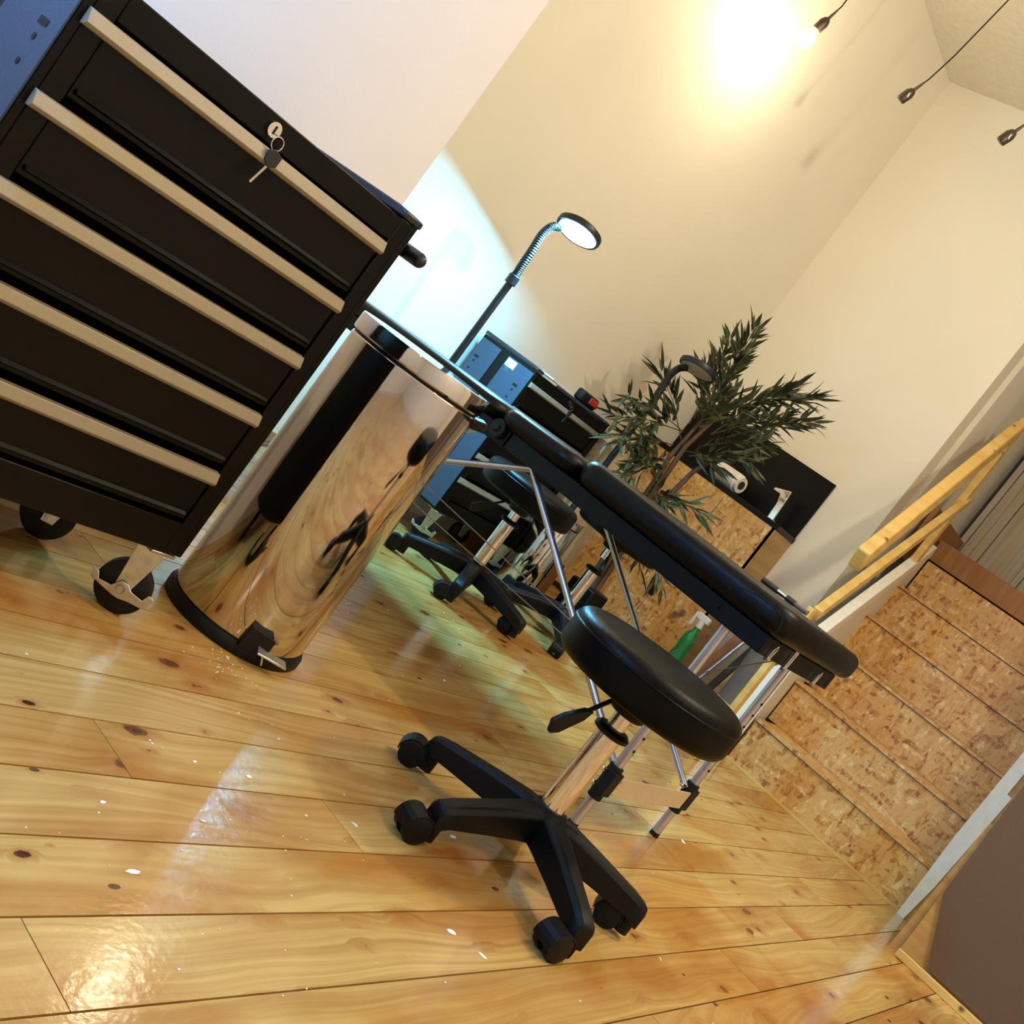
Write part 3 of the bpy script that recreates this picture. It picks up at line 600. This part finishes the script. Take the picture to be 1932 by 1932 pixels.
for x in (-0.985, -2.56):
    leg(x, 2.383); leg(x, 2.846)
    cb = MB().box(x + 0.012, x + 0.0165, 2.405, 2.862, 0.100, 0.150).build('crossbar', M['cream_board'], bed, bevel=0.001); cb['label'] = 'flat cream crossbar between the legs'
    q = MB()
    for yy in (2.418, 2.85):
        for z in (0.108, 0.125, 0.142): q.cyl((x + 0.0162, yy, z), (x + 0.018, yy, z), 0.003, n=10)
    q.build('rivets', M['steel'], cb)
for yy in (2.415, 2.83):
    MB().tube([(-0.99, yy, 0.150), (-1.672, yy, 0.560)], 0.0088, 14).build('brace', M['alu'], bed)
    MB().tube([(-1.672, yy, 0.560) if yy < 2.5 else (-2.165, yy, 0.562), (-2.53, yy, 0.10) if yy < 2.5 else (-2.53, yy, 0.26)], 0.0088, 14).build('brace', M['alu'], bed)
for a, b in (((-2.38, 2.40, 0.356), (-0.99, 2.40, 0.335)), ((-2.38, 2.40, 0.283), (-0.995, 2.40, 0.307)), ((-1.26, 2.84, 0.37), (-1.20, 2.84, 0.485)), ((-1.15, 2.84, 0.40), (-1.02, 2.84, 0.54))):
    MB().tube([a, b], 0.0016, 8).build('tension_cable', M['cable'], bed)
# latches on the short end and round adjuster knobs on the long side
for y, z, l in ((2.395, 0.578, 0.028), (2.515, 0.592, 0.060), (2.735, 0.578, 0.028)):
    pts = [(-0.872, y - 0.007, z - l / 2), (-0.870, y - 0.007, z + l / 2), (-0.870, y, z + l / 2 + 0.008), (-0.870, y + 0.007, z + l / 2), (-0.872, y + 0.007, z - l / 2)]
    MB().tube(pts, 0.0016, 8).box(-0.879, -0.873, y - 0.006, y + 0.006, z - l / 2 - 0.006, z + l / 2 - 0.006).build('latch', M['chrome'], bed)
for x in (-1.775,): MB().cyl((x, y0, 0.592), (x, y0 - 0.018, 0.592), 0.024, n=28).cyl((x, y0 - 0.018, 0.592), (x, y0 - 0.026, 0.592), 0.010, n=20).build('adjuster_knob', M['rubber'], bed, bevel=0.002)
MB().cyl((-1.01, y0, 0.588), (-1.01, y0 - 0.003, 0.588), 0.003, n=12).build('rivet', M['chrome'], bed)
sm = [(x * 2.315 / 2.31, y0 - 0.0302, z) for x, z in arc]; MB().tube(sm, 0.0011, 6).build('piping', M['rubber'], c1)
pen = thing('marker_pen', 'dark brown pen with clear bands lying on the rear edge of the bed', 'pen', (-1.11, 2.86, 0.678))
MB().tube([(-1.185, 2.862, 0.687), (-1.133, 2.862, 0.687)], 0.0085, 14).build('barrel', M['socket'], pen)
MB().tube([(-1.104, 2.862, 0.687), (-1.075, 2.862, 0.687)], 0.0085, 14).build('grip', M['socket'], pen)
MB().tube([(-1.133, 2.862, 0.687), (-1.104, 2.862, 0.687)], [0.0075, 0.006], 14).build('clear_band', M['chrome'], pen)
MB().tube([(-1.075, 2.862, 0.687), (-1.035, 2.862, 0.687)], 0.0075, 14).build('cap', M['grey'], pen)

# ------------------------------------------------------------------ floor lamps
def floor_lamp(label, base, lit, zt, neck, head, nrm):
    bx, by = base; t = thing('floor_lamp', label, 'lamp', (bx, by, 0), 'magnifier style floor lamps')
    MB().lathe([(0.115, 0.0), (0.12, 0.004), (0.12, 0.018), (0.112, 0.026), (0.03, 0.03), (0.02, 0.045)], 48, (bx, by, 0)).build('base', M['plastic_blue'], t)
    MB().tube([(bx, by, 0.04), (bx, by, zt)], 0.0135, 20).build('pole', M['plastic_blue'], t)
    MB().cyl((bx, by, zt - 0.005), (bx, by, zt + 0.03), 0.021, n=24).build('collar', M['plastic_blue'], t, bevel=0.002)
    pts = [V((bx, by, zt + 0.03))] + [V(p) for p in neck]
    # smooth neck with corrugation
    sm = []
    for i in range(len(pts) - 1):
        p0 = pts[max(i - 1, 0)]; p1 = pts[i]; p2 = pts[i + 1]; p3 = pts[min(i + 2, len(pts) - 1)]
        for j in range(14):
            s = j / 14; sm.append(0.5 * ((2 * p1) + (p2 - p0) * s + (2 * p0 - 5 * p1 + 4 * p2 - p3) * s * s + (3 * p1 - p0 - 3 * p2 + p3) * s ** 3))
    sm.append(pts[-1])
    MB().tube(sm, [0.0145 + (0.0022 if i % 2 else 0) for i in range(len(sm))], 16).build('flexible_neck', M['plastic_blue'], t)
    q = V(nrm).normalized().to_track_quat('-Z', 'Y').to_matrix()
    hc = V(head)
    MB().lathe([(0.075, -0.012), (0.083, -0.013), (0.086, -0.006), (0.085, 0.008), (0.070, 0.017), (0.02, 0.021), (0.001, 0.022)], 64, hc, q).build('lamp_head', M['plastic_blue'], t)
    MB().lathe([(0.0735, -0.0135), (0.0735, -0.0122)], 64, hc, q).build('diffuser', M['led'] if lit else M['led_off'], t)
    return t
hd1 = V((-2.600, 3.120, 1.250)); n1 = V((0.22, -0.20, -1.0)).normalized()
floor_lamp('tall black floor lamp with its round head lit blue white by the wall', (-2.664, 3.064), True, 0.968, [(-2.666, 3.062, 1.041), (-2.668, 3.060, 1.105), (-2.671, 3.058, 1.165), (-2.662, 3.066, 1.205), (-2.640, 3.084, 1.224)], hd1, n1)
floor_lamp('unlit black floor lamp rising in front of the plant', (-2.592, 4.159), False, 0.93, [(-2.593, 4.157, 1.00), (-2.599, 4.153, 1.07), (-2.600, 4.153, 1.12), (-2.59, 4.16, 1.16), (-2.566, 4.174, 1.182)], (-2.535, 4.190, 1.205), (0.16, -0.12, -1))
rl_ = lamp('ring_light', tuple(hd1 + n1 * 0.0155), 52, (0.13, 0.60, 1.0), 0, 'AREA', tuple(n1)); rl_.data.shape = 'DISK'; rl_.data.size = 0.14

# ------------------------------------------------------------------ pendants
def pendant(label, p, top, lit):
    t = thing('pendant_lamp', label, 'lamp', top, 'pendant sockets on long cords'); p = V(p); tp = V(top)
    d = V((0.012, 0, 0.03)) if not lit else V((0.008, 0, 0.03)); ax = d.normalized()
    mid = [p + ax * 0.07, p + ax * 0.10, p + (tp - p) * 0.3 + V((0.015, 0, 0)), p + (tp - p) * 0.7 + V((-0.008, 0, 0)), tp]
    MB().tube(mid, 0.0028, 8).build('cord', M['rubber'], t)
    MB().tube([p - ax * 0.028, p - ax * 0.024, p + ax * 0.012, p + ax * 0.030, p + ax * 0.036, p + ax * 0.078], [0.017, 0.020, 0.021, 0.014, 0.0065, 0.004], 24).build('socket', M['socket'], t)
    if lit:
        MB().sphere(p - ax * 0.075, 0.034, 14, (1, 1, 1.15)).build('bulb', M['bulb'], t)
    else:
        s = MB().box(-0.001, 0.001, -0.006, 0.006, -0.009, 0.009, Matrix.Translation(p + V((0.016, -0.013, 0)))).build('maker_plate', M['paper'], t)
    return t
pendant('lit pendant bulb glowing by the left wall, brightest light', (-2.80, 3.80, 2.53), (-2.77, 3.80, ZC), True)
pendant('empty pendant socket hanging middle of the three cords', (-2.43, 4.02, 2.50), (-2.27, 4.02, ZC), False)
pendant('empty pendant socket hanging farthest right near the stairs', (-1.98, 4.02, 2.50), (-1.86, 4.02, ZC), False)
lamp('pendant_light', (-2.80, 3.80, 2.44), 19, (1.0, 0.87, 0.62), 0.035)

# ------------------------------------------------------------------ plant
pl = thing('potted_bamboo', 'tall artificial bamboo plant in a black square pot by the wash stand', 'plant', (-2.40, 4.36, 0))
MB().prism([(-2.47, 4.29, 0), (-2.33, 4.29, 0), (-2.33, 4.43, 0), (-2.47, 4.43, 0)], (0, 0, 0.20)).build('pot', M['plastic'], pl, bevel=0.01)
from mathutils import noise as mn
def cam_pt(u, v, D):
    d = R * (u - 966) - U * (v - 966) + F * 2185.15; h = math.hypot(d.x, d.y); return V((0, 0, 0.72)) + d * (D / h)
stems = [[(-2.42, 4.36, 0.15), (-2.44, 4.34, 0.55), (-2.46, 4.32, 0.85), (-2.45, 4.33, 1.05)], [(-2.39, 4.35, 0.15), (-2.42, 4.33, 0.6), (-2.43, 4.32, 0.92), (-2.40, 4.34, 1.12)], [(-2.38, 4.38, 0.15), (-2.40, 4.36, 0.5), (-2.36, 4.38, 0.85), (-2.30, 4.41, 1.02)]]
for s in stems: MB().tube(s, [0.016, 0.015, 0.011, 0.006], 10).build('stem', M['trunk'], pl)
def leaf(m, p, d, L, w_):
    d = d.normalized(); sd = d.cross(V((random.uniform(-1, 1), random.uniform(-1, 1), random.uniform(0.2, 1)))).normalized(); up = sd.cross(d)
    a = [p, p + d * L * 0.3 + sd * w_, p + d * L * 0.3 - sd * w_, p + d * L * 0.65 + sd * w_ * 0.7 - up * L * 0.03, p + d * L * 0.65 - sd * w_ * 0.7 - up * L * 0.03, p + d * L - up * L * 0.10]
    mid1 = p + d * L * 0.3 + up * w_ * 0.5; mid2 = p + d * L * 0.65 + up * w_ * 0.3 - up * L * 0.03
    m.add(a + [mid1, mid2], [(0, 1, 6), (0, 6, 2), (1, 3, 7, 6), (6, 7, 4, 2), (3, 5, 7), (7, 5, 4)])
def spray(path, n, L=0.105, spread=0.75, mt='leaf'):
    pts = [V(p) for p in path]; m = MB(); m.tube(pts, [0.0028, 0.002, 0.0012][:len(pts)] if len(pts) == 3 else 0.002, 6)
    for i in range(n):
        s = (i + random.random()) / n; s = 0.25 + 0.75 * s; k = min(int(s * (len(pts) - 1)), len(pts) - 2); f = s * (len(pts) - 1) - k
        p = pts[k].lerp(pts[k + 1], f); d = (pts[k + 1] - pts[k]).normalized()
        r = V((random.gauss(0, 1), random.gauss(0, 1), random.gauss(0, 0.8))).normalized()
        leaf(m, p + r * 0.01, d + r * spread, L * random.uniform(0.7, 1.25), L * 0.092 * random.uniform(0.8, 1.2))
    m.build('branch', M[mt], pl, smooth=0)
# branch targets given as picture positions turned into points at the plant's own depth
def bp(u0, v0, u1, v1, D0, D1, n, **k):
    a = cam_pt(u0, v0, D0); b = cam_pt(u1, v1, D1); mid = a.lerp(b, 0.5) + V((0, 0, 0.02)); spray([a, mid, b], n, **k)
for args in [(1290, 815, 1150, 785, 4.98, 4.9, 30), (1290, 815, 1175, 745, 4.98, 4.85, 26), (1270, 840, 1165, 825, 4.98, 4.8, 26), (1285, 830, 1245, 700, 4.98, 5.0, 22), (1300, 800, 1380, 640, 5.0, 5.05, 34), (1330, 780, 1425, 620, 5.0, 5.0, 34), (1320, 800, 1400, 660, 5.0, 4.9, 30),
             (1340, 790, 1500, 735, 5.0, 4.95, 36), (1380, 770, 1545, 755, 5.0, 4.9, 30), (1340, 820, 1480, 790, 5.0, 5.0, 34), (1350, 830, 1530, 795, 5.0, 4.9, 28), (1330, 840, 1450, 840, 5.0, 4.85, 30), (1300, 860, 1420, 870, 4.95, 4.8, 28), (1310, 790, 1330, 700, 5.0, 5.1, 26), (1260, 870, 1190, 870, 4.95, 4.8, 20),
             (1250, 880, 1170, 900, 4.95, 4.75, 22), (1220, 920, 1260, 960, 4.95, 4.7, 20), (1210, 930, 1330, 970, 4.95, 4.75, 20), (1240, 900, 1200, 840, 4.95, 4.8, 20), (1320, 810, 1390, 740, 5.0, 5.1, 34), (1340, 820, 1410, 780, 5.0, 5.1, 32), (1300, 820, 1350, 760, 5.0, 4.8, 26), (1215, 940, 1250, 1110, 4.9, 4.75, 18), (1200, 950, 1205, 1070, 4.9, 4.8, 12), (1290, 850, 1350, 880, 5.0, 4.85, 22)]:
    a_ = list(args); a_[6] = int(a_[6] * 1.35); a_[5] = min(a_[5], 4.62) if a_[2] < 1215 else a_[5]; bp(*a_, mt='leaf' if a_[2] < 1215 else random.choice(['leaf', 'leaf', 'leaf2']))

# ------------------------------------------------------------------ paint flakes on the floor
fl_spots = [(-0.91, 1.81, 0.012), (-0.69, 1.56, 0.012), (-0.64, 1.59, 0.010), (-0.80, 1.00, 0.012), (-0.97, 3.02, 0.014), (-0.92, 1.53, 0.008), (-1.36, 1.55, 0.007), (-1.03, 1.25, 0.006), (-1.01, 1.35, 0.007), (-0.90, 1.18, 0.006), (-0.92, 1.02, 0.006), (-0.60, 2.2, 0.007), (-1.15, 1.9, 0.006), (-1.52, 2.45, 0.008)]
for i, (x, y, r) in enumerate(fl_spots):
    n = 6; a0 = random.uniform(0, 3); st_ = random.uniform(0.35, 0.6)
    poly = []
    for k in range(n):
        t = 2 * PI * k / n; rr = r * random.uniform(0.6, 1.1); px_, py_ = rr * math.cos(t), rr * st_ * math.sin(t)
        poly.append((x + px_ * math.cos(a0) - py_ * math.sin(a0), y + px_ * math.sin(a0) + py_ * math.cos(a0), 0.0003))
    tag(MB().prism(poly, (0, 0, 0.0014)).build('paint_flake', M['flake'], smooth=0), 'small white paint flake lying loose on the pine floorboards', 'flake', 'larger paint flakes on the floor')
m = MB()
for i in range(150):
    c = random.choice([(-1.33, 1.52, 0.06), (-1.0, 1.5, 0.4), (-2.0, 3.0, 0.5), (-1.5, 2.5, 0.5), (-0.8, 1.2, 0.35)])
    x = random.gauss(c[0], c[2] * 0.6); y = random.gauss(c[1], c[2] * 0.6); r = random.uniform(0.0008, 0.0028)
    if (x + 1.504) ** 2 + (y - 1.665) ** 2 < 0.16 ** 2 or x < -2.9 or (x + 2.22) ** 2 + (y - 3.29) ** 2 < 0.12 or (x + 2.165) ** 2 + (y - 3.87) ** 2 < 0.12 or (x + 0.85) ** 2 + (y - 1.93) ** 2 < 0.12: continue
    a0 = random.uniform(0, 3); m.prism([(x + r * math.cos(a0 + k * 1.57) * (1 if k % 2 else 0.6), y + r * math.sin(a0 + k * 1.57), 0.0002) for k in range(4)], (0, 0, 0.0008))
tag(m.build('paint_dust', M['flake'], smooth=0), 'tiny white plaster specks scattered over the floorboards', 'debris', kind='stuff')
